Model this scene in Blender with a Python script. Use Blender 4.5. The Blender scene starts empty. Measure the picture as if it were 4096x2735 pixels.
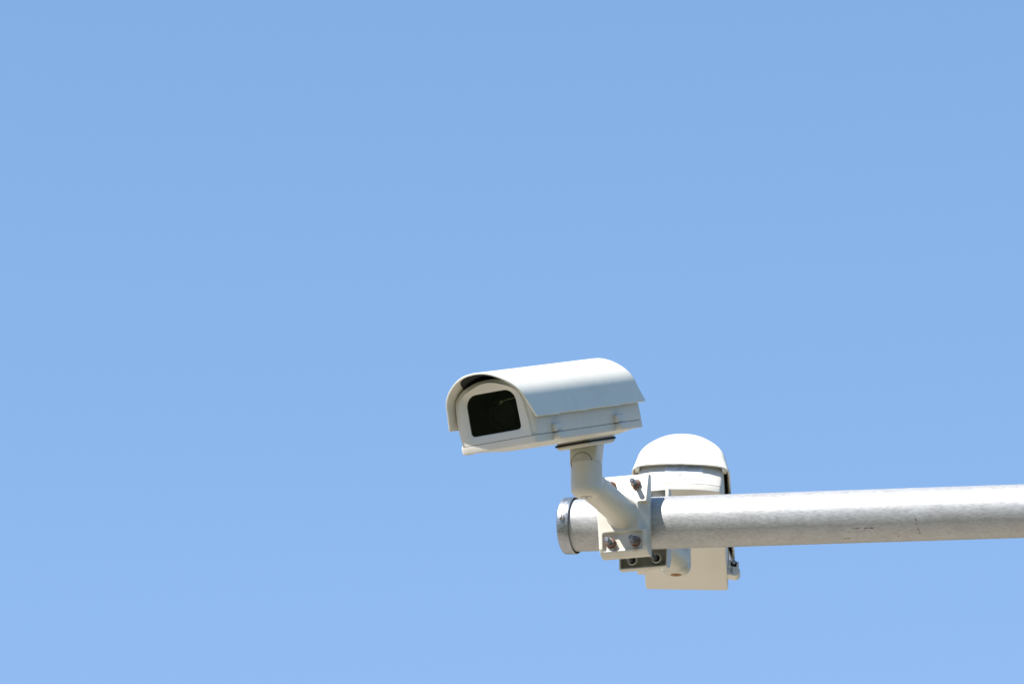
import bpy, bmesh, math, random
from mathutils import Matrix, Vector
random.seed(7)
R = math.radians
SC = bpy.context.scene
COL = SC.collection

# ------------------------------------------------------------------ camera
EYE = 1.6
cam_d = bpy.data.cameras.new('camera')
cam = bpy.data.objects.new('camera', cam_d)
COL.objects.link(cam)
cam.location = (0, 0, EYE)
cam.rotation_euler = (R(90 + 17.568), 0, R(1.266))
cam_d.sensor_width = 36
cam_d.lens = 187.03
cam_d.clip_start = 0.1
cam_d.clip_end = 5000
SC.camera = cam

# ------------------------------------------------------------------ sky, sun, exposure
SUN = Vector((-1.08, -0.73, 1.66)).normalized()
world = bpy.data.worlds.new('World')
SC.world = world
world.use_nodes = True
nt = world.node_tree
bg = nt.nodes['Background']
sky = nt.nodes.new('ShaderNodeTexSky')
sky.sky_type = 'NISHITA'
sky.sun_disc = False
sky.sun_elevation = math.asin(SUN.z)
sky.sun_rotation = math.atan2(SUN.x, SUN.y)
sky.altitude = 0
sky.air_density = 1.0
sky.dust_density = 0.3
sky.ozone_density = 1.0
sep = nt.nodes.new('ShaderNodeSeparateColor')
com = nt.nodes.new('ShaderNodeCombineColor')
nt.links.new(sky.outputs[0], sep.inputs[0])
for ch, gain, gam in ((0, 0.885, 0.66), (1, 1.400, 0.50), (2, 1.875, 0.54)):
    pw = nt.nodes.new('ShaderNodeMath')
    pw.operation = 'POWER'
    pw.inputs[1].default_value = gam
    ml = nt.nodes.new('ShaderNodeMath')
    ml.operation = 'MULTIPLY'
    ml.inputs[1].default_value = gain
    nt.links.new(sep.outputs[ch], pw.inputs[0])
    nt.links.new(pw.outputs[0], ml.inputs[0])
    nt.links.new(ml.outputs[0], com.inputs[ch])
nt.links.new(com.outputs[0], bg.inputs[0])
bg.inputs[1].default_value = 0.10

sun_d = bpy.data.lights.new('sun', 'SUN')
sun_d.energy = 4.8
sun_d.angle = R(0.53)
sun_d.color = (1.0, 0.955, 0.885)
sun = bpy.data.objects.new('sun', sun_d)
COL.objects.link(sun)
sun.rotation_euler = SUN.to_track_quat('Z', 'Y').to_euler()
sun.location = SUN * 30

SC.view_settings.view_transform = 'Standard'
SC.view_settings.look = 'None'
SC.view_settings.gamma = 1
SC.view_settings.use_curve_mapping = False
SC.view_settings.exposure = 1.0
SC.render.engine = 'CYCLES'
SC.cycles.max_bounces = 8

# ------------------------------------------------------------------ materials
def new_mat(name):
    m = bpy.data.materials.new(name)
    m.use_nodes = True
    return m, m.node_tree, m.node_tree.nodes['Principled BSDF']

def tex_noise(nt, vec, scale, detail=4, rough=0.55, dist=0.0):
    n = nt.nodes.new('ShaderNodeTexNoise')
    n.inputs['Scale'].default_value = scale
    n.inputs['Detail'].default_value = detail
    n.inputs['Roughness'].default_value = rough
    n.inputs['Distortion'].default_value = dist
    if vec is not None:
        nt.links.new(vec, n.inputs['Vector'])
    return n.outputs['Fac']

def ramp(nt, fac, stops):
    r = nt.nodes.new('ShaderNodeValToRGB')
    els = r.color_ramp.elements
    while len(els) < len(stops):
        els.new(0.5)
    for e, (p, c) in zip(els, stops):
        e.position = p
        e.color = (*c, 1) if len(c) == 3 else c
    nt.links.new(fac, r.inputs[0])
    return r.outputs[0]

def mapped(nt, scale=(1, 1, 1)):
    tc = nt.nodes.new('ShaderNodeTexCoord')
    mp = nt.nodes.new('ShaderNodeMapping')
    mp.inputs['Scale'].default_value = scale
    nt.links.new(tc.outputs['Object'], mp.inputs['Vector'])
    return mp.outputs[0]

def mix_col(nt, fac, a, b, mode='MIX'):
    m = nt.nodes.new('ShaderNodeMix')
    m.data_type = 'RGBA'
    m.blend_type = mode
    for sock, v in ((m.inputs[0], fac), (m.inputs[6], a), (m.inputs[7], b)):
        if hasattr(v, 'is_output') or isinstance(v, bpy.types.NodeSocket):
            nt.links.new(v, sock)
        elif isinstance(v, (tuple, list)):
            sock.default_value = (*v, 1) if len(v) == 3 else v
        else:
            sock.default_value = v
    return m.outputs[2]

def math_n(nt, op, a, b=None, c=None):
    m = nt.nodes.new('ShaderNodeMath')
    m.operation = op
    for i, v in enumerate((a, b, c)):
        if v is None:
            continue
        if isinstance(v, bpy.types.NodeSocket):
            nt.links.new(v, m.inputs[i])
        else:
            m.inputs[i].default_value = v
    return m.outputs[0]

def bump(nt, bsdf, height, strength, dist=0.001):
    b = nt.nodes.new('ShaderNodeBump')
    b.inputs['Strength'].default_value = strength
    b.inputs['Distance'].default_value = dist
    nt.links.new(height, b.inputs['Height'])
    nt.links.new(b.outputs[0], bsdf.inputs['Normal'])

def paint(name, base, dirt, dirt_lo=0.62, dirt_hi=0.85, rough=0.42, fine=0.12, amount=0.7):
    m, nt, p = new_mat(name)
    v = mapped(nt)
    big = tex_noise(nt, v, 22, 6, 0.6, 0.4)
    fac = ramp(nt, big, [(dirt_lo, (0, 0, 0)), (dirt_hi, (amount,) * 3)])
    c = mix_col(nt, fac, base, dirt)
    sp = tex_noise(nt, v, 160, 3, 0.7)
    c = mix_col(nt, ramp(nt, sp, [(0.70, (0, 0, 0)), (0.78, (0.35,) * 3)]), c, tuple(x * 0.55 for x in dirt))
    nt.links.new(c, p.inputs['Base Color'])
    rr = tex_noise(nt, v, 60, 3)
    mr = nt.nodes.new('ShaderNodeMapRange')
    mr.inputs['To Min'].default_value = rough - 0.07
    mr.inputs['To Max'].default_value = rough + 0.1
    nt.links.new(rr, mr.inputs[0])
    nt.links.new(mr.outputs[0], p.inputs['Roughness'])
    p.inputs['IOR'].default_value = 1.48
    bump(nt, p, tex_noise(nt, v, 900, 2), fine, 0.0003)
    return m

M_HOOD = paint('hood_paint', (0.71, 0.68, 0.595), (0.60, 0.575, 0.49), 0.52, 0.9, 0.38)
_t = M_HOOD.node_tree
_p = _t.nodes['Principled BSDF']
_old = _p.inputs['Base Color'].links[0].from_socket
_st = tex_noise(_t, mapped(_t, (5, 75, 5)), 1.0, 4, 0.6)
_pt = tex_noise(_t, mapped(_t), 9, 3)
_k = math_n(_t, 'MULTIPLY', ramp(_t, _st, [(0.48, (0,) * 3), (0.72, (0.26,) * 3)]), ramp(_t, _pt, [(0.42, (0,) * 3), (0.62, (1,) * 3)]))
_t.links.new(mix_col(_t, _k, _old, (0.46, 0.45, 0.40)), _p.inputs['Base Color'])
M_BODY = paint('housing_paint', (0.62, 0.585, 0.52), (0.50, 0.46, 0.38), 0.55, 0.9, 0.42)
M_CAST = paint('cast_paint', (0.56, 0.535, 0.475), (0.32, 0.29, 0.215), 0.50, 0.80, 0.40, 0.25, 0.60)

M_INNER = paint('dark_casting_inside', (0.42, 0.40, 0.35), (0.24, 0.215, 0.17), 0.42, 0.75, 0.6, 0.3, 0.8)

def plain(name, col, rough=0.5, metal=0.0, noise=None):
    m, nt, p = new_mat(name)
    p.inputs['Roughness'].default_value = rough
    p.inputs['Metallic'].default_value = metal
    v = mapped(nt)
    f = tex_noise(nt, v, noise or 120, 4)
    c = ramp(nt, f, [(0.3, tuple(x * 0.75 for x in col)), (0.7, tuple(min(1, x * 1.2) for x in col))])
    nt.links.new(c, p.inputs['Base Color'])
    return m

M_RUBBER = plain('black_rubber', (0.012, 0.012, 0.014), 0.6)
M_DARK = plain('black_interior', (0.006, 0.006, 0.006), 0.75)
M_RUBBER.node_tree.nodes['Principled BSDF'].inputs['Specular IOR Level'].default_value = 0.15
M_INSIDE = plain('olive_interior', (0.075, 0.072, 0.045), 0.7)
M_SEAM = plain('seam_gasket', (0.03, 0.03, 0.032), 0.7)
M_GROOVE = plain('dark_groove', (0.055, 0.045, 0.035), 0.8)
M_STEEL = plain('screw_steel', (0.50, 0.49, 0.47), 0.38, 0.85, 300)
M_PALE = plain('pale_cable', (0.8, 0.8, 0.62), 0.5)
M_LABEL = plain('label_paper', (0.70, 0.71, 0.72), 0.5, 0, 30)
M_INK = plain('label_ink', (0.22, 0.22, 0.25), 0.6)

M_PLATE = paint('cast_paint_rust_stained', (0.56, 0.535, 0.475), (0.32, 0.29, 0.215), 0.50, 0.80, 0.40, 0.25, 0.60)
_t = M_PLATE.node_tree
_p = _t.nodes['Principled BSDF']
_c = _p.inputs['Base Color'].links[0].from_socket
_tc = _t.nodes.new('ShaderNodeTexCoord')
for _x, _z, _w, _h in ((.0205, -.0505, .0065, .0080), (-.0120, -.0500, .0050, .0050), (.0225, .0395, .0045, .0050), (.0205, .0480, .0100, .0100), (-.0185, .0480, .0100, .0100)):
    _mp = _t.nodes.new('ShaderNodeMapping')
    _mp.inputs['Location'].default_value = (-_x / _w, 0, -_z / _h)
    _mp.inputs['Scale'].default_value = (1 / _w, 0, 1 / _h)
    _t.links.new(_tc.outputs['Object'], _mp.inputs['Vector'])
    _ln = _t.nodes.new('ShaderNodeVectorMath')
    _ln.operation = 'LENGTH'
    _t.links.new(_mp.outputs[0], _ln.inputs[0])
    _n = math_n(_t, 'ADD', _ln.outputs['Value'], math_n(_t, 'MULTIPLY', tex_noise(_t, mapped(_t), 260, 4), 1.1))
    _f = ramp(_t, math_n(_t, 'MULTIPLY', _n, 0.5), [(0.38, (0.75,) * 3), (0.80, (0,) * 3)])
    _c = mix_col(_t, _f, _c, (0.33, 0.17, 0.075))
_t.links.new(_c, _p.inputs['Base Color'])

# zinc threaded rod
M_ZINC, nt, p = new_mat('zinc_thread')
v = mapped(nt)
f = tex_noise(nt, v, 260, 4, 0.7)
nt.links.new(ramp(nt, f, [(0.35, (0.11, 0.125, 0.155)), (0.7, (0.30, 0.32, 0.36))]), p.inputs['Base Color'])
p.inputs['Metallic'].default_value = 0.75
p.inputs['Roughness'].default_value = 0.42
wv = nt.nodes.new('ShaderNodeTexWave')
wv.bands_direction = 'Y'
wv.inputs['Scale'].default_value = 250
nt.links.new(v, wv.inputs['Vector'])
bump(nt, p, wv.outputs['Fac'], 0.18, 0.0003)

# rusting nut
def rusty(name, lo, hi):
    m, nt, p = new_mat(name)
    v = mapped(nt)
    f = tex_noise(nt, v, 150, 5, 0.65)
    c = ramp(nt, f, [(lo, (0.26, 0.27, 0.29)), ((lo + hi) / 2, (0.22, 0.085, 0.03)), (hi, (0.09, 0.03, 0.014))])
    nt.links.new(c, p.inputs['Base Color'])
    nt.links.new(ramp(nt, f, [(lo, (0.8,) * 3), (lo + 0.06, (0.0,) * 3)]), p.inputs['Metallic'])
    p.inputs['Roughness'].default_value = 0.55
    bump(nt, p, f, 0.3, 0.0002)
    return m

M_NUT = rusty('rusty_zinc_nut', 0.43, 0.56)
M_RUST = rusty('rusted_washer', 0.30, 0.72)
M_RUSTSCREW, nt, p = new_mat('rusty_screw_cap')
v = mapped(nt)
f = tex_noise(nt, v, 400, 4, 0.7)
nt.links.new(ramp(nt, f, [(0.35, (0.16, 0.06, 0.015)), (0.65, (0.42, 0.20, 0.06))]), p.inputs['Base Color'])
p.inputs['Roughness'].default_value = 0.65

# galvanised steel
def galvanised(name, lo, hi, rough, metal, streaks=True):
    m, nt, p = new_mat(name)
    v = mapped(nt)
    vs = mapped(nt, (0.16, 1, 1))
    vs2 = mapped(nt, (0.35, 1, 1))
    mott = tex_noise(nt, v, 38, 8, 0.68, 0.3)
    c = ramp(nt, mott, [(0.15, lo), (0.85, hi)])
    fine = tex_noise(nt, vs2, 420, 5, 0.75)
    c = mix_col(nt, ramp(nt, fine, [(0.25, (0.75,) * 3), (0.5, (0.0,) * 3)]), c, tuple(x * 0.55 for x in lo))
    c = mix_col(nt, ramp(nt, fine, [(0.52, (0,) * 3), (0.72, (0.5,) * 3)]), c, tuple(min(1, x * 1.3) for x in hi))
    # warm grime in soft patches
    gr = tex_noise(nt, vs2, 14, 6, 0.6, 0.5)
    c = mix_col(nt, ramp(nt, gr, [(0.50, (0,) * 3), (0.72, (0.28,) * 3)]), c, (0.27, 0.245, 0.215))
    if streaks:
        st = tex_noise(nt, vs, 150, 3, 0.5)
        c = mix_col(nt, ramp(nt, st, [(0.735, (0,) * 3), (0.765, (0.75,) * 3)]), c, (0.07, 0.055, 0.045))
    nt.links.new(c, p.inputs['Base Color'])
    p.inputs['Metallic'].default_value = metal
    rr = ramp(nt, fine, [(0.3, (rough - 0.08,) * 3), (0.7, (rough + 0.12,) * 3)])
    nt.links.new(rr, p.inputs['Roughness'])
    hgt = math_n(nt, 'ADD', tex_noise(nt, v, 620, 3, 0.8), math_n(nt, 'MULTIPLY', tex_noise(nt, vs2, 320, 3), 0.35))
    bump(nt, p, hgt, 0.55, 0.0004)
    return m, nt, p, c

M_PIPE, _nt, _p, _c = galvanised('galvanised_pipe', (0.31, 0.313, 0.318), (0.45, 0.452, 0.455), 0.48, 0.35)
# scratches of the pipe, at their own place along its length (object space)
def scratch(nt, col, x0, x1, z0, z1, colour, density, amount, slant=0.0):
    tc = nt.nodes.new('ShaderNodeTexCoord')
    sp = nt.nodes.new('ShaderNodeSeparateXYZ')
    nt.links.new(tc.outputs['Object'], sp.inputs[0])
    xx = math_n(nt, 'SUBTRACT', sp.outputs[0], math_n(nt, 'MULTIPLY', math_n(nt, 'SUBTRACT', sp.outputs[2], z1), -slant))
    zz = sp.outputs[2]
    a = math_n(nt, 'MULTIPLY', math_n(nt, 'GREATER_THAN', xx, x0), math_n(nt, 'LESS_THAN', xx, x1))
    b = math_n(nt, 'MULTIPLY', math_n(nt, 'GREATER_THAN', zz, z0), math_n(nt, 'LESS_THAN', zz, z1))
    front = math_n(nt, 'LESS_THAN', sp.outputs[1], 0.0)
    k = math_n(nt, 'MULTIPLY', math_n(nt, 'MULTIPLY', a, b), front)
    n = tex_noise(nt, tc.outputs['Object'], density, 2)
    k = math_n(nt, 'MULTIPLY', k, ramp(nt, n, [(0.47, (0,) * 3), (0.53, (amount,) * 3)]))
    return mix_col(nt, k, col, colour)
c = scratch(_nt, _c, 0.5528, 0.5546, -0.035, -0.0125, (0.12, 0.06, 0.04), 330, 0.8, 0.17)
c = scratch(_nt, c, 0.455, 0.492, -0.0268, -0.0256, (0.03, 0.028, 0.027), 260, 1.0)
c = scratch(_nt, c, 0.502, 0.524, -0.0372, -0.0364, (0.12, 0.10, 0.08), 200, 0.9)
c = scratch(_nt, c, 0.435, 0.450, -0.0374, -0.0366, (0.12, 0.10, 0.08), 200, 0.9)
_nt.links.new(c, _p.inputs['Base Color'])
M_CAP, _a, _b, _c2 = galvanised('dull_cap_metal', (0.22, 0.24, 0.27), (0.38, 0.40, 0.43), 0.34, 0.85, False)

# dark front glass: clear pane with mirror sheen
M_GLASS = bpy.data.materials.new('window_glass')
M_GLASS.use_nodes = True
nt = M_GLASS.node_tree
nt.nodes.clear()
out = nt.nodes.new('ShaderNodeOutputMaterial')
mx = nt.nodes.new('ShaderNodeMixShader')
tr = nt.nodes.new('ShaderNodeBsdfTransparent')
tr.inputs[0].default_value = (0.66, 0.68, 0.58, 1)
gl = nt.nodes.new('ShaderNodeBsdfGlossy')
gl.inputs['Roughness'].default_value = 0.03
fr = nt.nodes.new('ShaderNodeFresnel')
fr.inputs[0].default_value = 1.22
nt.links.new(fr.outputs[0], mx.inputs[0])
nt.links.new(tr.outputs[0], mx.inputs[1])
nt.links.new(gl.outputs[0], mx.inputs[2])
nt.links.new(mx.outputs[0], out.inputs[0])

# ground (out of frame below; its light warms the undersides)
M_GROUND, nt, p = new_mat('bounce_surface')
v = mapped(nt)
f = tex_noise(nt, v, 0.8, 6)
nt.links.new(ramp(nt, f, [(0.3, (0.37, 0.31, 0.245)), (0.7, (0.44, 0.375, 0.30))]), p.inputs['Base Color'])
p.inputs['Roughness'].default_value = 0.9
M_GRASS, nt, p = new_mat('dark_grass')
v = mapped(nt)
f = tex_noise(nt, v, 1.5, 6)
nt.links.new(ramp(nt, f, [(0.3, (0.035, 0.05, 0.02)), (0.7, (0.07, 0.085, 0.035))]), p.inputs['Base Color'])
p.inputs['Roughness'].default_value = 0.95

# ------------------------------------------------------------------ mesh helpers
def mesh_obj(name, verts, faces, mat, parent=None, smooth=35, mods=None):
    me = bpy.data.meshes.new(name)
    me.from_pydata([tuple(v) for v in verts], [], faces)
    me.update()
    return finish(name, me, mat, parent, smooth)

def finish(name, me, mat, parent=None, smooth=35):
    if isinstance(mat, (list, tuple)):
        for m_ in mat:
            me.materials.append(m_)
    elif not me.materials:
        me.materials.append(mat)
    for pl in me.polygons:
        pl.use_smooth = True
    me.set_sharp_from_angle(angle=R(smooth))
    o = bpy.data.objects.new(name, me)
    COL.objects.link(o)
    if parent:
        o.parent = parent
    return o

def bm_obj(name, bm, mat, parent=None, smooth=35, recalc=True):
    if recalc:
        bmesh.ops.recalc_face_normals(bm, faces=bm.faces)
    me = bpy.data.meshes.new(name)
    bm.to_mesh(me)
    bm.free()
    return finish(name, me, mat, parent, smooth)

def empty(name, mat4, label, cat, group=None):
    o = bpy.data.objects.new(name, None)
    o.empty_display_size = 0.05
    COL.objects.link(o)
    o.matrix_world = mat4
    o['label'] = label
    o['category'] = cat
    if group:
        o['group'] = group
    return o

def catmull(pts, n):
    out = []
    P = [Vector(p) for p in pts]
    P = [2 * P[0] - P[1]] + P + [2 * P[-1] - P[-2]]
    segs = len(P) - 3
    for i in range(n):
        t = i / (n - 1) * segs
        k = min(int(t), segs - 1)
        t -= k
        a, b, c, d = P[k:k + 4]
        out.append(0.5 * (2 * b + (c - a) * t + (2 * a - 5 * b + 4 * c - d) * t * t + (3 * b - a - 3 * c + d) * t ** 3))
    return out

def interp(x, xs, ys):
    if x <= xs[0]:
        return ys[0]
    for i in range(len(xs) - 1):
        if x <= xs[i + 1]:
            k = (x - xs[i]) / (xs[i + 1] - xs[i])
            return ys[i] + (ys[i + 1] - ys[i]) * k
    return ys[-1]

def smooth01(x):
    x = max(0.0, min(1.0, x))
    return x * x * (3 - 2 * x)

def rounded_poly(pts, radii, seg=8):
    out = []
    n = len(pts)
    for i in range(n):
        p0, p1, p2 = Vector(pts[i - 1]), Vector(pts[i]), Vector(pts[(i + 1) % n])
        r = radii[i]
        d0 = (p0 - p1).normalized()
        d2 = (p2 - p1).normalized()
        half = math.acos(max(-1, min(1, d0.dot(d2)))) / 2
        t = r / math.tan(half)
        cen = p1 + (d0 + d2).normalized() * (r / math.sin(half))
        a = p1 + d0 * t - cen
        b = p1 + d2 * t - cen
        a0 = math.atan2(a.y, a.x)
        a1 = math.atan2(b.y, b.x)
        da = (a1 - a0 + math.pi) % (2 * math.pi) - math.pi
        for k in range(seg + 1):
            ang = a0 + da * k / seg
            out.append(cen + Vector((math.cos(ang), math.sin(ang))) * r)
    return out

def by_angle(loop, c, n):
    """resample a star-shaped closed loop at n equal angles about c"""
    out = []
    m = len(loop)
    for k in range(n):
        ang = 2 * math.pi * k / n
        d = Vector((math.cos(ang), math.sin(ang)))
        best = None
        for i in range(m):
            a = loop[i] - c
            b = loop[(i + 1) % m] - c
            e = b - a
            den = d.x * e.y - d.y * e.x
            if abs(den) < 1e-12:
                continue
            t = (a.x * e.y - a.y * e.x) / den
            s = (a.x * d.y - a.y * d.x) / den
            if t > 0 and -1e-6 <= s <= 1 + 1e-6:
                if best is None or t > best:
                    best = t
        out.append(c + d * best)
    return out

def inset(loop, d):
    n = len(loop)
    out = []
    for i in range(n):
        e = (loop[(i + 1) % n] - loop[i - 1]).normalized()
        nrm = Vector((e.y, -e.x))
        out.append(loop[i] - nrm * d)
    return out

def loft(rings, closed=True, cap0=False, cap1=False):
    v = []
    f = []
    n = len(rings[0])
    for r in rings:
        v += [tuple(p) for p in r]
    for j in range(len(rings) - 1):
        for i in range(n if closed else n - 1):
            k = (i + 1) % n
            f.append((j * n + i, j * n + k, (j + 1) * n + k, (j + 1) * n + i))
    if cap0:
        f.append(tuple(reversed(range(n))))
    if cap1:
        f.append(tuple(range((len(rings) - 1) * n, len(rings) * n)))
    return v, f

AX = {'X': Matrix.Rotation(R(90), 4, 'Y'), '-X': Matrix.Rotation(R(-90), 4, 'Y'),
      'Y': Matrix.Rotation(R(-90), 4, 'X'), '-Y': Matrix.Rotation(R(90), 4, 'X'), 'Z': Matrix.Identity(4)}

def add_lathe(bm, prof, loc, axis='Z', seg=40, rot=None):
    """prof: list of (radius, height); closed where radius is 0"""
    M = Matrix.Translation(loc) @ (AX[axis] if rot is None else rot)
    rings = []
    for r, h in prof:
        if r < 1e-7:
            rings.append([bm.verts.new(M @ Vector((0, 0, h)))])
        else:
            rings.append([bm.verts.new(M @ Vector((r * math.cos(2 * math.pi * k / seg), r * math.sin(2 * math.pi * k / seg), h))) for k in range(seg)])
    for a, b in zip(rings, rings[1:]):
        for k in range(seg):
            l = (k + 1) % seg
            if len(a) == 1 and len(b) == 1:
                continue
            if len(a) == 1:
                bm.faces.new((a[0], b[l], b[k]))
            elif len(b) == 1:
                bm.faces.new((a[k], a[l], b[0]))
            else:
                bm.faces.new((a[k], a[l], b[l], b[k]))

def add_box(bm, lo, hi, bev=0.0, seg=3, M=None):
    b2 = bmesh.new()
    bmesh.ops.create_cube(b2, size=1)
    for v in b2.verts:
        v.co = Vector([lo[i] + (v.co[i] + 0.5) * (hi[i] - lo[i]) for i in range(3)])
    if bev:
        bmesh.ops.bevel(b2, geom=list(b2.edges), offset=bev, segments=seg, profile=0.5, affect='EDGES')
    tmp = bpy.data.meshes.new('tmp')
    if M is not None:
        b2.transform(M)
    b2.to_mesh(tmp)
    b2.free()
    bm.from_mesh(tmp)
    bpy.data.meshes.remove(tmp)

def add_prism(bm, poly, axis_vecs, origin, h0, h1):
    """poly (a,b) swept from h0 to h1; axis_vecs = (A, B, H)"""
    A, B, H = (Vector(x) for x in axis_vecs)
    o = Vector(origin)
    lo = [bm.verts.new(o + A * a + B * b + H * h0) for a, b in poly]
    hi = [bm.verts.new(o + A * a + B * b + H * h1) for a, b in poly]
    n = len(poly)
    bm.faces.new(lo)
    bm.faces.new(list(reversed(hi)))
    for i in range(n):
        bm.faces.new((lo[i], hi[i], hi[(i + 1) % n], lo[(i + 1) % n]))

def baked(bm_base, cutters, bevel=0.0, remesh=None, smooth_it=0, precut=()):
    """apply booleans / bevel / remesh and return a clean mesh"""
    def tmp(bm):
        bmesh.ops.recalc_face_normals(bm, faces=bm.faces)
        me = bpy.data.meshes.new('tmp')
        bm.to_mesh(me)
        bm.free()
        o = bpy.data.objects.new('tmp', me)
        COL.objects.link(o)
        return o
    base = tmp(bm_base)
    cs = []
    for c in precut:
        co = tmp(c)
        cs.append(co)
        m = base.modifiers.new('p', 'BOOLEAN')
        m.operation = 'DIFFERENCE'
        m.solver = 'EXACT'
        m.object = co
    if bevel > 0:
        b = base.modifiers.new('b', 'BEVEL')
        b.width = bevel
        b.segments = 4
        b.limit_method = 'ANGLE'
        b.angle_limit = R(20)
    for c in cutters:
        co = tmp(c)
        cs.append(co)
        m = base.modifiers.new('c', 'BOOLEAN')
        m.operation = 'DIFFERENCE'
        m.solver = 'EXACT'
        m.object = co
    if remesh:
        m = base.modifiers.new('r', 'REMESH')
        m.mode = 'VOXEL'
        m.voxel_size = remesh
    if smooth_it:
        m = base.modifiers.new('s', 'SMOOTH')
        m.factor = 0.5
        m.iterations = smooth_it
    dg = bpy.context.evaluated_depsgraph_get()
    me = bpy.data.meshes.new_from_object(base.evaluated_get(dg), depsgraph=dg)
    me.materials.clear()
    for o in [base] + cs:
        d = o.data
        bpy.data.objects.remove(o)
        bpy.data.meshes.remove(d)
    return me

def euler_m(yaw, pitch, roll, loc):
    return Matrix.Translation(loc) @ Matrix.Rotation(R(yaw), 4, 'Z') @ Matrix.Rotation(R(pitch), 4, 'X') @ Matrix.Rotation(R(roll), 4, 'Y')

# ------------------------------------------------------------------ setting
bm = bmesh.new()
g = 400
vs_ = [bm.verts.new(p) for p in ((-g, -g, 0), (g, -g, 0), (g, g, 0), (-g, g, 0))]
bm.faces.new(vs_)
ground = bm_obj('ground', bm, M_GRASS)
ground['kind'] = 'structure'
bm = bmesh.new()
vs_ = [bm.verts.new(p) for p in ((-9, 5, .02), (2.5, 5, .02), (2.5, 18, .02), (-9, 18, .02))]  # unseen bright patch, added to bounce warm light onto the undersides
bm.faces.new(vs_)
bounce_patch = bm_obj('bounce_ground_patch', bm, M_GROUND)
bounce_patch['kind'] = 'structure'

# frames: bracket frame X along the pipe, -Y towards the viewer side, Z up
M_BR = Matrix.Translation((-0.0004, 7.7108, 2.1554 + EYE)) @ Matrix.Rotation(R(-17), 4, 'Z')
# ------------------------------------------------------------------ galvanised support pipe
PITCH = math.atan(0.0553)
M_P = M_BR @ Matrix.Translation((-0.0952, 0, 0.0038)) @ Matrix.Rotation(PITCH, 4, 'Y')
PR = 0.0394
pipe = empty('support_pipe', M_P, 'long galvanised steel pipe running in from the right edge, scratched and mottled grey', 'pipe')
bm = bmesh.new()
prof = [(PR - 0.003, 0.004), (PR, 0.004)] + [(PR, 0.004 + k * 0.05) for k in range(1, 50)] + [(PR - 0.003, 2.454)]
prof = [(0, 0.006)] + prof + [(0, 2.454)]
add_lathe(bm, prof, (0, 0, 0), 'X', 96)
bm_obj('tube', bm, M_PIPE, pipe)
bm = bmesh.new()
co, ci = PR + 0.0036, PR + 0.0026
cp = [(0, 0)] + [(co - 0.0025 + 0.0025 * math.sin(a), 0.0025 - 0.0025 * math.cos(a)) for a in [R(x) for x in (0, 22, 45, 67, 90)]]
cp += [(co, 0.006), (co + 0.0002, 0.0175), (co - 0.0002, 0.0185), (ci, 0.0185), (ci, 0.002), (0, 0.002)]
add_lathe(bm, cp, (0, 0, 0), 'X', 96)
cap = bm_obj('end_cap', bm, M_CAP, pipe)
cap['label'] = 'dull grey metal cap closing the pipe end'
bm = bmesh.new()
ph = R(-2)
rot = Matrix.Rotation(R(90) + ph, 4, 'X')
d = rot @ Vector((0, 0, 1))
add_lathe(bm, [(0, -0.001), (0.0046, -0.001), (0.0046, 0.001), (0.0040, 0.0024), (0.0022, 0.0032), (0, 0.0034)], Vector((0.0088, 0, 0)) + d * co, rot=rot, seg=28)
sc = bm_obj('screw', bm, M_STEEL, cap)
bm = bmesh.new()
add_box(bm, (-0.0006, -0.0042, 0.0026), (0.0006, 0.0042, 0.0037), M=Matrix.Translation(Vector((0.0088, 0, 0)) + d * co) @ rot)
bm_obj('screw_slot', bm, M_RUBBER, cap)

# ------------------------------------------------------------------ camera housing
HOODP = [(0, .1005), (.0155, .0991), (.029, .0948), (.042, .0876), (.0534, .0788), (.0614, .0695), (.0661, .0602), (.0690, .0495), (.0724, .0375), (.0757, .0255)]
BODYP = [(0, .0895), (.015, .0888), (.028, .0862), (.0420, .0812), (.0525, .0745), (.0605, .0660), (.0637, .0540), (.0656, .0370), (.0662, .0200), (.0652, .0003)]

def body_loop(n=88):
    half = catmull(BODYP, 26)
    loop = list(half) + [Vector((.0652 * (1 - 2 * k / 12), .0001)) for k in range(13)] + [Vector((-p.x, p.y)) for p in reversed(half[1:])]
    return list(reversed(loop))      # counter-clockwise

def bulge(p):
    return .0085 * (1 - min(1.0, abs(p.x) / .0652) ** 3) * max(0.0, min(1.0, (p.y - .24) / .055))

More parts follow.
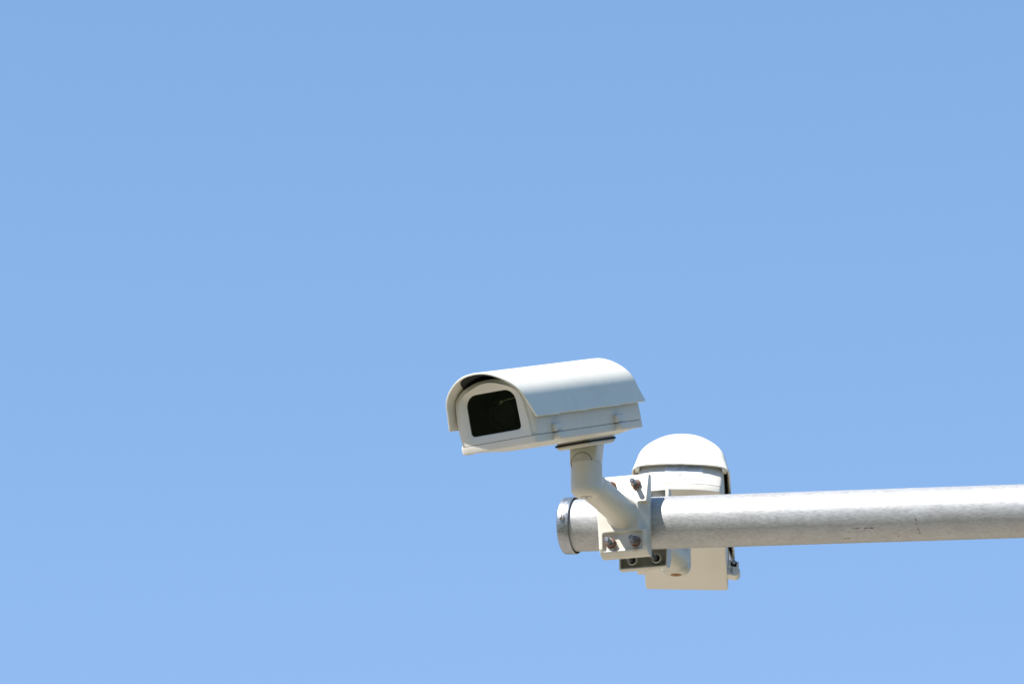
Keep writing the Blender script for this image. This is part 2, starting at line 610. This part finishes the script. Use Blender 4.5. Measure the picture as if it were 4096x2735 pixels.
def make_housing(M4, label, with_label, pad0=.193):
    t = empty('security_camera', M4, label, 'camera', 'white outdoor surveillance cameras on the pipe')
    c = Vector((0, .042))
    N = 120
    base = by_angle(body_loop(), c, N)
    def ring(l, b, rake=0.0):
        return [Vector((p.x, b, p.y)) for p in l]
    win = by_angle(rounded_poly([(-.0427, .0113), (.0427, .0113), (.0415, .0705), (-.0415, .0705)], [.006, .006, .018, .018]), c, N)
    winr = by_angle(inset(win, -.0012), c, N)
    def ins(d):
        out = []
        for p in base:
            dn = (p - c).normalized()
            q = p - dn * d * (.52 + .48 * smooth01(abs(dn.x) * 1.1))
            w = smooth01(p.y / .016)
            out.append(Vector((q.x, p.y + (q.y - p.y) * w)))
        return out
    rings = [ring(ins(.006), .014), ring(win, .0032), ring(win, .0008), ring(winr, .0001),
             ring(ins(.0100), 0.0), ring(ins(.0092), .0002), ring(ins(.0080), .0024), ring(ins(.0070), .0030), ring(ins(.0046), .0032),
                 ring(ins(.0022), .0044), ring(ins(.0006), .0068),
             ring(base, .0095), ring(base, .10), ring(base, .20), ring(base, .292), ring(ins(.0007), .2965), ring(ins(.003), .2990), ring(ins(.006), .2997)]
    for d_ in (.012, .020, .028, .036):
        rings.append([Vector((c.x + (p.x - c.x) * (1 - d_ / .0375), .2997, c.y + (p.y - c.y) * (1 - d_ / .0375))) for p in base])
    for k_, rg in enumerate(rings[:11]):
        for p in rg:
            p.y -= (.03 if k_ < 4 else .095) * p.z
    for rg in rings[-8:]:                       # rear face leans forward towards the top and bulges
        for p in rg:
            p.y += bulge(Vector((p.x, .3, 0))) - .15 * p.z
    v, f = loft(rings[1:], True, False, True)
    body = mesh_obj('body', v, f, M_BODY, t, 40)
    # window pane, dark inside, lens
    me_v = [Vector((p.x, .0010 - .03 * p.y, p.y)) for p in win] + [Vector((p.x, .0030 - .03 * p.y, p.y)) for p in win]
    v, f = loft([me_v[:N], me_v[N:]], True, True, True)
    pane = mesh_obj('window', v, f, M_GLASS, t)
    pane['label'] = 'dark glass front window'
    big = [c + (p - c) * 1.03 for p in win]
    v, f = loft([[Vector((p.x, .0033 - .03 * p.y, p.y)) for p in big], ring(big, .11)], True, False, True)
    inner = mesh_obj('interior', v, f, M_INSIDE, t)
    bm = bmesh.new()
    add_lathe(bm, [(0, .07), (.021, .07), (.021, .034), (.0235, .034), (.0235, .018), (.0215, .016), (.019, .0165), (.016, .021), (0, .0235)], (.004, 0, .037), 'Y', 48)
    lens = bm_obj('lens', bm, M_DARK, t)
    bm = bmesh.new()
    pts = [Vector((.004, .013, .0515)), Vector((.010, .011, .0545)), Vector((.018, .010, .0560)), Vector((.027, .010, .0568)), Vector((.036, .010, .0572)), Vector((.042, .012, .0570))]
    for a, b in zip(pts, pts[1:]):
        dd = b - a
        add_lathe(bm, [(0, 0), (.0006, 0), (.0006, dd.length), (0, dd.length)], a, rot=dd.to_track_quat('Z', 'Y').to_matrix().to_4x4(), seg=8)
    add_box(bm, (.008, .0095, .0525), (.0115, .0125, .0563), .0005)
    bm_obj('inner_cable', bm, M_PALE, t)
    # seam gasket between lid and tray
    def rr(sx, y0, y1, r, n=6):
        l = rounded_poly([(-sx, y0), (sx, y0), (sx, y1), (-sx, y1)], [r] * 4, n)
        out = []
        for i, a in enumerate(l):
            b = l[(i + 1) % len(l)]
            k = 1
            if i % (n + 1) == n:              # the straight sides
                k = 12 if (i // (n + 1)) % 2 == 0 else 40
            for q in range(k):
                out.append(a + (b - a) * q / k)
        return out
    def zring(l, z):
        return [Vector((p.x, p.y + (bulge(p) if z > -.0165 else 0), z)) for p in l]
    v, f = loft([zring(rr(.0622, .0030, .2965, .004), -.0012), zring(rr(.0622, .0030, .2965, .004), .0012)], True, True, True)
    mesh_obj('seam_gasket', v, f, M_SEAM, t)
    # tray
    rings = []
    def zk(p):
        ex = (.0651 - abs(p.x)) / .034
        ey = min(p.y / .085, (.2995 - p.y) / .035)
        return -.0112 - .0050 * smooth01(ex) * smooth01(ey)
    specs = [(.0, -.0006), (.0, -.0102), (.0003, -.0109), (.0010, -.0113)]
    rings.append(zring(rr(.0631, .002, .2980, .004), -.0006))
    for d_, z in specs:
        rings.append(zring(rr(.0651 - d_, d_, .2995 - d_, max(.0058 - d_, .002)), z))
    for d_ in (.006, .011, .016, .022, .028, .034, .042, .052):
        l = rr(.0651 - d_, d_, .2995 - d_, .004)
        rings.append([Vector((p.x, p.y + bulge(p), zk(p))) for p in l])
    v, f = loft(rings, True, True, True)
    mesh_obj('lower_tray', v, f, M_BODY, t, 40)
    # mounting boss, rubber pad and mounting plate below
    v, f = loft([zring(rr(.0285, pad0 + .003, .278, .010), -.0135), zring(rr(.0285, pad0 + .003, .278, .010), -.0186)], True, True, True)
    mesh_obj('mounting_boss', v, f, M_BODY, t)
    v, f = loft([zring(rr(.0305, pad0, .280, .010), -.0184), zring(rr(.0305, pad0, .280, .010), -.0214)], True, True, True)
    mesh_obj('rubber_pad', v, f, M_RUBBER, t)
    v, f = loft([zring(rr(.0292, pad0 + .002, .279, .010), -.0214), zring(rr(.0292, pad0 + .002, .279, .010), -.0240), zring(rr(.026, pad0 + .007, .275, .009), -.0266)], True, True, True)
    mesh_obj('mounting_plate', v, f, M_CAST, t)
    # hinges on +X, clasps on -X
    for b0 in (.0395, .2125):
        bm = bmesh.new()
        add_box(bm, (.060, b0 + .004, .0006), (.0730, b0 + .0225, .0125), .0022, 3)
        hg = bm_obj('hinge', bm, M_BODY, t)
        bm = bmesh.new()
        add_box(bm, (.060, b0 + .005, -.0118), (.0772, b0 + .0235, -.0006), .0034, 4)
        bm_obj('hinge_leaf', bm, M_BODY, hg)
        bm = bmesh.new()
        add_lathe(bm, [(0, .004), (.0022, .004), (.0022, .0200), (0, .0200)], (.0718, b0 + .0041, -.0064), 'Y', 20)
        bm_obj('hinge_pin', bm, M_GROOVE, hg)
    for b0 in (.033, .232):
        bm = bmesh.new()
        add_box(bm, (-.0755, b0, -.0105), (-.062, b0 + .016, .006), .002, 3)
        add_lathe(bm, [(0, 0), (.0075, 0), (.0085, .001), (.0085, .015), (.0075, .016), (0, .016)], (-.0765, b0, -.0035), 'Y', 32)
        cl = bm_obj('clasp', bm, M_BODY, t)
        bm = bmesh.new()
        add_box(bm, (-.0825, b0 + .001, .002), (-.0790, b0 + .017, .0135), .0012, 3)
        add_box(bm, (-.0705, b0 + .001, .002), (-.064, b0 + .017, .0165), .0018, 3)
        bm_obj('clasp_arm', bm, M_BODY, cl)
        bm = bmesh.new()
        add_lathe(bm, [(0, 0), (.0042, 0), (.0045, .0006), (.0045, .018), (0, .018)], (-.0748, b0, .0100), 'Y', 28)
        bm_obj('rubber_ring', bm, M_RUBBER, cl)
        bm = bmesh.new()
        add_lathe(bm, [(0, 0), (.0020, 0), (.0027, .0007), (.0027, .0215), (.0020, .0222), (0, .0222)], (-.0748, b0 - .002, .0100), 'Y', 24)
        bm_obj('pin', bm, M_STEEL, cl)
        bm = bmesh.new()
        for ex in (.0745, .0715):
            a = Vector((-.0752, b0 + .006, .013))
            b = Vector((-ex, b0 + .012, .036))
            dd = b - a
            add_lathe(bm, [(0, 0), (.0006, 0), (.0006, dd.length), (0, dd.length)], a, rot=dd.to_track_quat('Z', 'Y').to_matrix().to_4x4(), seg=8)
        bm_obj('spring_wire', bm, M_STEEL, cl)
    # hood: arched sun shield with rounded closed rear
    half = catmull(HOODP, 30)
    prof = [Vector((-p.x, p.y)) for p in reversed(half[1:])] + list(half)      # left to right over the top
    def bf(u):
        return interp(u, [.0255, .041, .058, .075, .09, .1005], [-.0060, -.0112, -.0175, -.0245, -.0318, -.0360])
    def br(u):
        return .3145 - .18 * (u - .0255)
    n = len(prof)
    DD = [.019 - .005 * smooth01((p.y - .045) / .055) for p in prof]
    rows = []
    NB = 60
    for j in range(NB + 1):
        k = j / NB
        row = []
        for i, p in enumerate(prof):
            b0 = bf(p.y)
            b1 = br(p.y) - DD[i]
            y = b0 + (b1 - b0) * k
            z = p.y
            if i in (0, n - 1):                      # small saw notches along the skirt
                for c0 in (.0557, .1392, .2301):
                    if c0 - .045 < y < c0:
                        z += .0011 * (1 - (c0 - y) / .045) * -1
            row.append(Vector((p.x, y, z)))
        rows.append(row)
    # rounded rear: the section shrinks about a low centre (superellipse dome)
    for j in range(1, 33):
        a = math.pi / 2 * (j / 33)
        e = 2 / 2.5
        kk = math.cos(a) ** e
        mm = math.sin(a) ** e
        row = []
        for p, D in zip(prof, DD):
            z = .0325 + (p.y - .0325) * (kk if p.y >= .0325 else .10 + .90 * kk ** 14)
            row.append(Vector((p.x * kk, br(p.y + (z - p.y) * mm) - D + D * mm, z)))
        rows.append(row)
    v, f = loft(rows, False)
    last = (len(rows) - 1) * n
    v.append((0, br(.0322), .0322))
    for i in range(n - 1):
        f.append((last + i, last + i + 1, len(v) - 1))
    bm = bmesh.new()
    vv = [bm.verts.new(x) for x in v]
    bm.verts.index_update()
    for q in f:
        try:
            bm.faces.new([vv[x] for x in q])
        except ValueError:
            pass
    bmesh.ops.remove_doubles(bm, verts=bm.verts, dist=.000001)
    bmesh.ops.recalc_face_normals(bm, faces=bm.faces)
    # outward check on a top face
    top = max(bm.faces, key=lambda q: q.calc_center_median().z)
    if top.normal.z < 0:
        bmesh.ops.reverse_faces(bm, faces=bm.faces)
    hood = bm_obj('hood', bm, M_HOOD, t, 40, False)
    so = hood.modifiers.new('thickness', 'SOLIDIFY')
    so.thickness = .0026
    so.offset = -1
    bv = hood.modifiers.new('edge', 'BEVEL')
    bv.width = .0007
    bv.segments = 2
    bv.limit_method = 'ANGLE'
    bv.angle_limit = R(50)
    # black sheet standing in for the shade under the front of the hood
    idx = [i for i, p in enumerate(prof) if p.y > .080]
    sheet = []
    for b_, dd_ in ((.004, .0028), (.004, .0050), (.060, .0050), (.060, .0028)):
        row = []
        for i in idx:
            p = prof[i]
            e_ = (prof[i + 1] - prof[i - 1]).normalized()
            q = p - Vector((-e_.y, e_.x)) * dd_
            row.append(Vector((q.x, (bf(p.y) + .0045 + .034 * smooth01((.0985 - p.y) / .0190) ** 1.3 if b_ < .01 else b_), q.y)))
        sheet.append(row)
    v, f = loft(sheet + [sheet[0]], False)
    mesh_obj('hood_front_shade', v, f, M_DARK, hood)
    sheet = []  # second black sheet, added to deepen the shade further inside the hood
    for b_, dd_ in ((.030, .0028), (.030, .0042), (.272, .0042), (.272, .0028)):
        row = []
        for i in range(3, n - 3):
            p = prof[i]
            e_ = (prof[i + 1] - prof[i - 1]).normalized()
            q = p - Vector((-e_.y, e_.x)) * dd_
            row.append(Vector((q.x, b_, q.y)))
        sheet.append(row)
    v, f = loft(sheet + [sheet[0]], False)
    mesh_obj('hood_inner_shade', v, f, M_DARK, hood)
    # two small tabs under the rear lip of the hood
    for s in (-1, 1):
        bm = bmesh.new()
        add_box(bm, (s * .0670 - .0036, .2900, .0278), (s * .0670 + .0036, .3045, .0322), .0018, 3)
        bm_obj('hood_tab', bm, M_HOOD, hood)
    if with_label:
        bm = bmesh.new()
        lr = []
        for k in range(17):
            x = -.0345 + .058 * k / 16
            lr.append([bm.verts.new((x, y_, z_)) for y_, z_ in ((.2990, .0085), (.3001, .0085), (.3001, .0365), (.2990, .0365))])
        for a_, b_ in zip(lr, lr[1:]):
            for q in range(4):
                bm.faces.new((a_[q], a_[(q + 1) % 4], b_[(q + 1) % 4], b_[q]))
        bm.faces.new(lr[0])
        bm.faces.new(list(reversed(lr[-1])))
        for v_ in bm.verts:
            v_.co.y += bulge(Vector((v_.co.x, .3, 0)))
        tilt = Matrix.Translation((0, .0002, 0)) @ Matrix(((1, 0, 0, 0), (0, 1, -.15, 0), (0, 0, 1, 0), (0, 0, 0, 1)))
        bm.transform(tilt)
        lb = bm_obj('type_label', bm, M_LABEL, t)
        lb['label'] = 'small printed type label on the rear'
        bm = bmesh.new()
        yy0, yy1 = .2998, .30035
        def bar(x0, x1, z, h):
            add_box(bm, (x0, yy0, z), (x1, yy1, z + h))
        # viewer sees +X on the left: block of three bold lines, then a paragraph, then marks
        for k, (a, h) in enumerate(((.0085, .0008), (.0125, .0007), (.0140, .0007))):
            x = .0222
            while x > .0222 - a:
                w = random.uniform(.0006, .0014)
                bar(x - w, x, .0350 - k * .0022, h)
                x -= w + .0003
        for k in range(2):
            x = .0215 - k * .002
            while x > .008:
                w = random.uniform(.0005, .0016)
                bar(x - w, x, .0280 - k * .0018, .0004)
                x -= w + .0007
        for k in range(7):
            x = .0045
            end = -.0315 if k < 5 else -.012
            while x > end:
                w = random.uniform(.0006, .0022)
                bar(x - w, x, .0353 - k * .0018, .00055)
                x -= w + .0006
        for k in range(4):
            x = .0215
            while x > .0075:
                w = random.uniform(.0006, .0018)
                bar(x - w, x, .0225 - k * .0022, .0003)
                x -= w + .0009
        bar(.0058, .0060, .0100, .0265)
        def ringmark(cx, cz, r, a0=0, a1=360, sx=1.0):
            st = 14
            for q in range(st):
                aa = R(a0 + (a1 - a0) * q / st)
                ab = R(a0 + (a1 - a0) * (q + 1) / st)
                p0 = Vector((cx + sx * r * math.cos(aa), yy1, cz + r * math.sin(aa)))
                p1 = Vector((cx + sx * r * math.cos(ab), yy1, cz + r * math.sin(ab)))
                dd = p1 - p0
                add_lathe(bm, [(0, 0), (.00014, 0), (.00014, dd.length), (0, dd.length)], p0, rot=dd.to_track_quat('Z', 'Y').to_matrix().to_4x4(), seg=5)
        ringmark(-.0060, .0165, .0015, sx=1.5)
        ringmark(-.0120, .0165, .0012, 40, 320)
        ringmark(-.0180, .0165, .0010)
        ringmark(-.0262, .0160, .0016, -80, 80)
        ringmark(-.0300, .0160, .0016, -80, 80)
        for q in range(3):
            bar(.0010 - q * .0016, .0020 - q * .0016, .0158, .0016)
        bar(-.0024, .0024, .0148, .0005)
        for v_ in bm.verts:
            v_.co.y += bulge(Vector((v_.co.x, .3, 0)))
        bm.transform(tilt)
        bm_obj('printed_text', bm, M_INK, lb)
    return t

M_H1 = euler_m(-32.4, 18.3, 0.7, (-0.1813 + 0.0004, 7.2996 - 0.0193, 2.1629 + EYE - 0.0056))
M_H2 = euler_m(177.4, 15.0, -2.2, (0.0974, 8.1425, 2.1759 + EYE))
cam_front = make_housing(M_H1, 'white surveillance camera with dark window facing left, tilted above the pipe end', False)
cam_rear = make_housing(M_H2, 'white surveillance camera seen from behind with printed label, partly hidden by the pipe', True)

# ------------------------------------------------------------------ mounting brackets
def make_mount(M4, housing_m, label, front):
    """local: -Y outward from the pipe, plate centred on X=0; back rim at y=0"""
    t = empty('wall_bracket', M4, label, 'bracket', 'cast camera brackets bolted round the pipe')
    # base plate casting, profile in (outward, z)
    TOP = .0655 if front else .0610
    prof = [(0, -.0610), (.0130, -.0610), (.0215, -.0560), (.0245, -.0500), (.0255, -.0100), (.0268, .0180), (.0258, .0212), (.0115, TOP - .0016), (.0100, TOP), (0, TOP)]
    bm = bmesh.new()
    add_prism(bm, prof, ((0, -1, 0), (0, 0, 1), (1, 0, 0)), (0, 0, 0), -.0390, .0390)
    for v_ in bm.verts:              # draft: narrower towards the bottom left
        if v_.co.x < 0:
            v_.co.x += (.061 - v_.co.z) * .045 - .002
    pre = bmesh.new()
    add_prism(pre, [(.0242, .0300), (.0500, .0300), (.0500, .0000), (.0400, .0092), (.0242, .0275)], ((1, 0, 0), (0, -1, 0), (0, 0, 1)), (0, 0, 0), -.0235, .0185)
    cut = []
    c1 = bmesh.new()
    cav = [(-.002, -.0580), (.0100, -.0580), (.0140, -.0520), (.0150, .0300), (.0050, .0580), (-.002, .0580)]
    if front:
        cav = [(-.002, -.0580), (.0060, -.0580), (.0060, .0580), (-.002, .0580)]
    add_prism(c1, cav, ((0, -1, 0), (0, 0, 1), (1, 0, 0)), (0, 0, 0), -.0345, .0362)
    cut.append(c1)
    c2 = bmesh.new()
    add_box(c2, (-.0300, -.040, -.0530), (.0315, -.0185, -.0258), .0022, 3)
    cut.append(c2)
    BOLT = ((-.0185, -.0405), (.0195, -.0405), (-.0185, .0480), (.0205, .0480))
    if not front:
        BOLT = ((-.0195, -.0465), (.0185, -.0465), (-.0205, .0420), (.0185, .0420))
    for bx, bz in BOLT:
        c3 = bmesh.new()
        add_lathe(c3, [(0, -.01), (.0052, -.01), (.0052, .05), (0, .05)], (bx, 0, bz), '-Y', 24)
        cut.append(c3)
    me = baked(bm, cut, 0, .0009, 9, precut=[pre])
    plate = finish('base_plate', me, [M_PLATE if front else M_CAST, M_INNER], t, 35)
    for q in me.polygons:                    # darker colour on the inside faces of the hollow casting
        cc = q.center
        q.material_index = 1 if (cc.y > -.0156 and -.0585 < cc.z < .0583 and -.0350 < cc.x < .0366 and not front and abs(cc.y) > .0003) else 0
    for bx, bz in BOLT:
        bm = bmesh.new()
        add_lathe(bm, [(.0054, .0135), (.0054, .0016), (.0066, .0010), (.0078, .0020), (.0082, .0155), (.0054, .0155)], (bx, 0, bz), '-Y', 28)
        bm_obj('bolt_boss', bm, M_CAST, plate)
    # arm and elbow, fused
    zA = .0042 if front else -.0018
    xE = 0.0 if front else .002 
    L = .199 if front else .178
    bm = bmesh.new()
    add_lathe(bm, [(0, .016), (.0262, .016), (.0257, .0250), (.0243, .0290), (.0231, .0350), (.0222, .0460), (.0215, .0700), (.0215, L - .004), (0, L)], (0, 0, zA), '-Y', 64)
    prof = [(0, -.0236), (.0105, -.0236)]
    for k in range(1, 9):
        a = R(90 * k / 8)
        prof.append((.0105 + .0127 * math.sin(a), -.0236 + .0127 * (1 - math.cos(a))))
    prof += [(.0232, .0262), (.0226, .0270), (.0000, .0270)]
    add_lathe(bm, prof, (xE, -L, zA), 'Z', 64)
    me = baked(bm, [], 0, .0010, 6)
    arm = finish('arm', me, M_CAST, t, 60)
    # recessed screw under the elbow
    bm = bmesh.new()
    add_lathe(bm, [(0, -.0003), (.0018, -.0003), (.0020, .0004), (.0078, .0004), (.0080, -.0020), (0, -.0020)], (xE, -L, zA - .0236), rot=Matrix.Rotation(R(180), 4, 'X'), seg=36)
    s = bm_obj('elbow_screw', bm, M_STEEL if front else M_RUSTSCREW, arm)
    if not front:
        s['label'] = 'rusty orange-brown screw under the elbow'
    bm = bmesh.new()
    add_lathe(bm, [(0, .0006), (.0021, .0006), (.0021, -.001), (0, -.001)], (xE, -L, zA - .0236), rot=Matrix.Rotation(R(180), 4, 'X'), seg=6)
    add_lathe(bm, [(.0078, .0002), (.0082, .0003), (.0082, -.001), (.0078, -.001)], (xE, -L, zA - .0236), rot=Matrix.Rotation(R(180), 4, 'X'), seg=36)
    bm_obj('screw_socket', bm, M_GROOVE, arm)
    # pivot block between elbow and housing, its top cut to the tilt of the housing
    inv = housing_m.inverted() @ M4
    bm = bmesh.new()
    x0, x1 = (-.0215, .0220) if front else (-.0215, .0215)
    add_box(bm, (xE + x0, -L - .0150, zA + .022), (xE + x1, -L + .0195, zA + .060), .0025, 3)
    for v_ in bm.verts:
        if front and v_.co.x > 0.005 and v_.co.z < zA + .045:
            v_.co.x -= .0045
        if v_.co.z > zA + .045:
            a = (inv @ Vector((v_.co.x, v_.co.y, 0))).z
            b = (inv @ Vector((v_.co.x, v_.co.y, 1))).z
            v_.co.z = (-.0245 - a) / (b - a)
    bm_obj('pivot_block', bm, M_CAST, t)
    bm = bmesh.new()
    pz = zA + .0250
    add_lathe(bm, [(0, .0158), (.0148, .0158), (.0155, .0151), (.0155, .0100), (0, .0100)], (xE - .0030, -L, pz), '-Y', 48)
    kn = bm_obj('pivot_knuckle', bm, M_CAST, t)
    bm = bmesh.new()
    add_lathe(bm, [(0, .0152), (.0162, .0152), (.0162, .0120), (0, .0120)], (xE - .0030, -L, pz), '-Y', 48)
    bm_obj('pivot_gap', bm, M_GROOVE, kn)
    # bolts: rods run right through to the other bracket
    for i, (bx, bz) in enumerate(BOLT):
        y_seat = .0190 if bz < 0 else .0158
        ny = Matrix.Translation((bx, -y_seat, bz)) @ AX['-Y']
        bm = bmesh.new()
        add_lathe(bm, [(0, -.001), (.0076, -.001), (.0080, .0004), (.0078, .0014), (0, .0014)], (bx, -y_seat, bz), '-Y', 28)
        w = bm_obj('washer', bm, M_RUST, t)
        bm = bmesh.new()
        rt = AX['-Y'] @ Matrix.Rotation(R(random.choice((5, 17, 25, 40))), 4, 'Z')
        add_lathe(bm, [(0, .0014), (.0068, .0014), (.0074, .0022), (.0074, .0072), (.0066, .0080), (0, .0080)], (bx, -y_seat, bz), rot=rt, seg=6)
        nut = bm_obj('hex_nut', bm, M_NUT, t, 25)
        if front:
            bm = bmesh.new()
            tip = y_seat + .0250
            add_lathe(bm, [(0, -.125), (.0040, -.125), (.0040, tip - .0012), (.0030, tip), (0, tip)], (bx, 0, bz), '-Y', 24)
            bm_obj('threaded_rod', bm, M_ZINC, t)
    return t

M_B1 = M_BR @ Matrix.Translation((.0145, -.039, -.0060))
M_B2 = M_BR @ Matrix.Translation((.0165, .041, -.0002)) @ Matrix.Rotation(R(180), 4, 'Z')
make_mount(M_B1, M_H1, 'cream cast bracket with studs in front of the pipe, carrying the left camera', True)
make_mount(M_B2, M_H2, 'cast bracket behind the pipe with rusty elbow screw, carrying the rear camera', False)
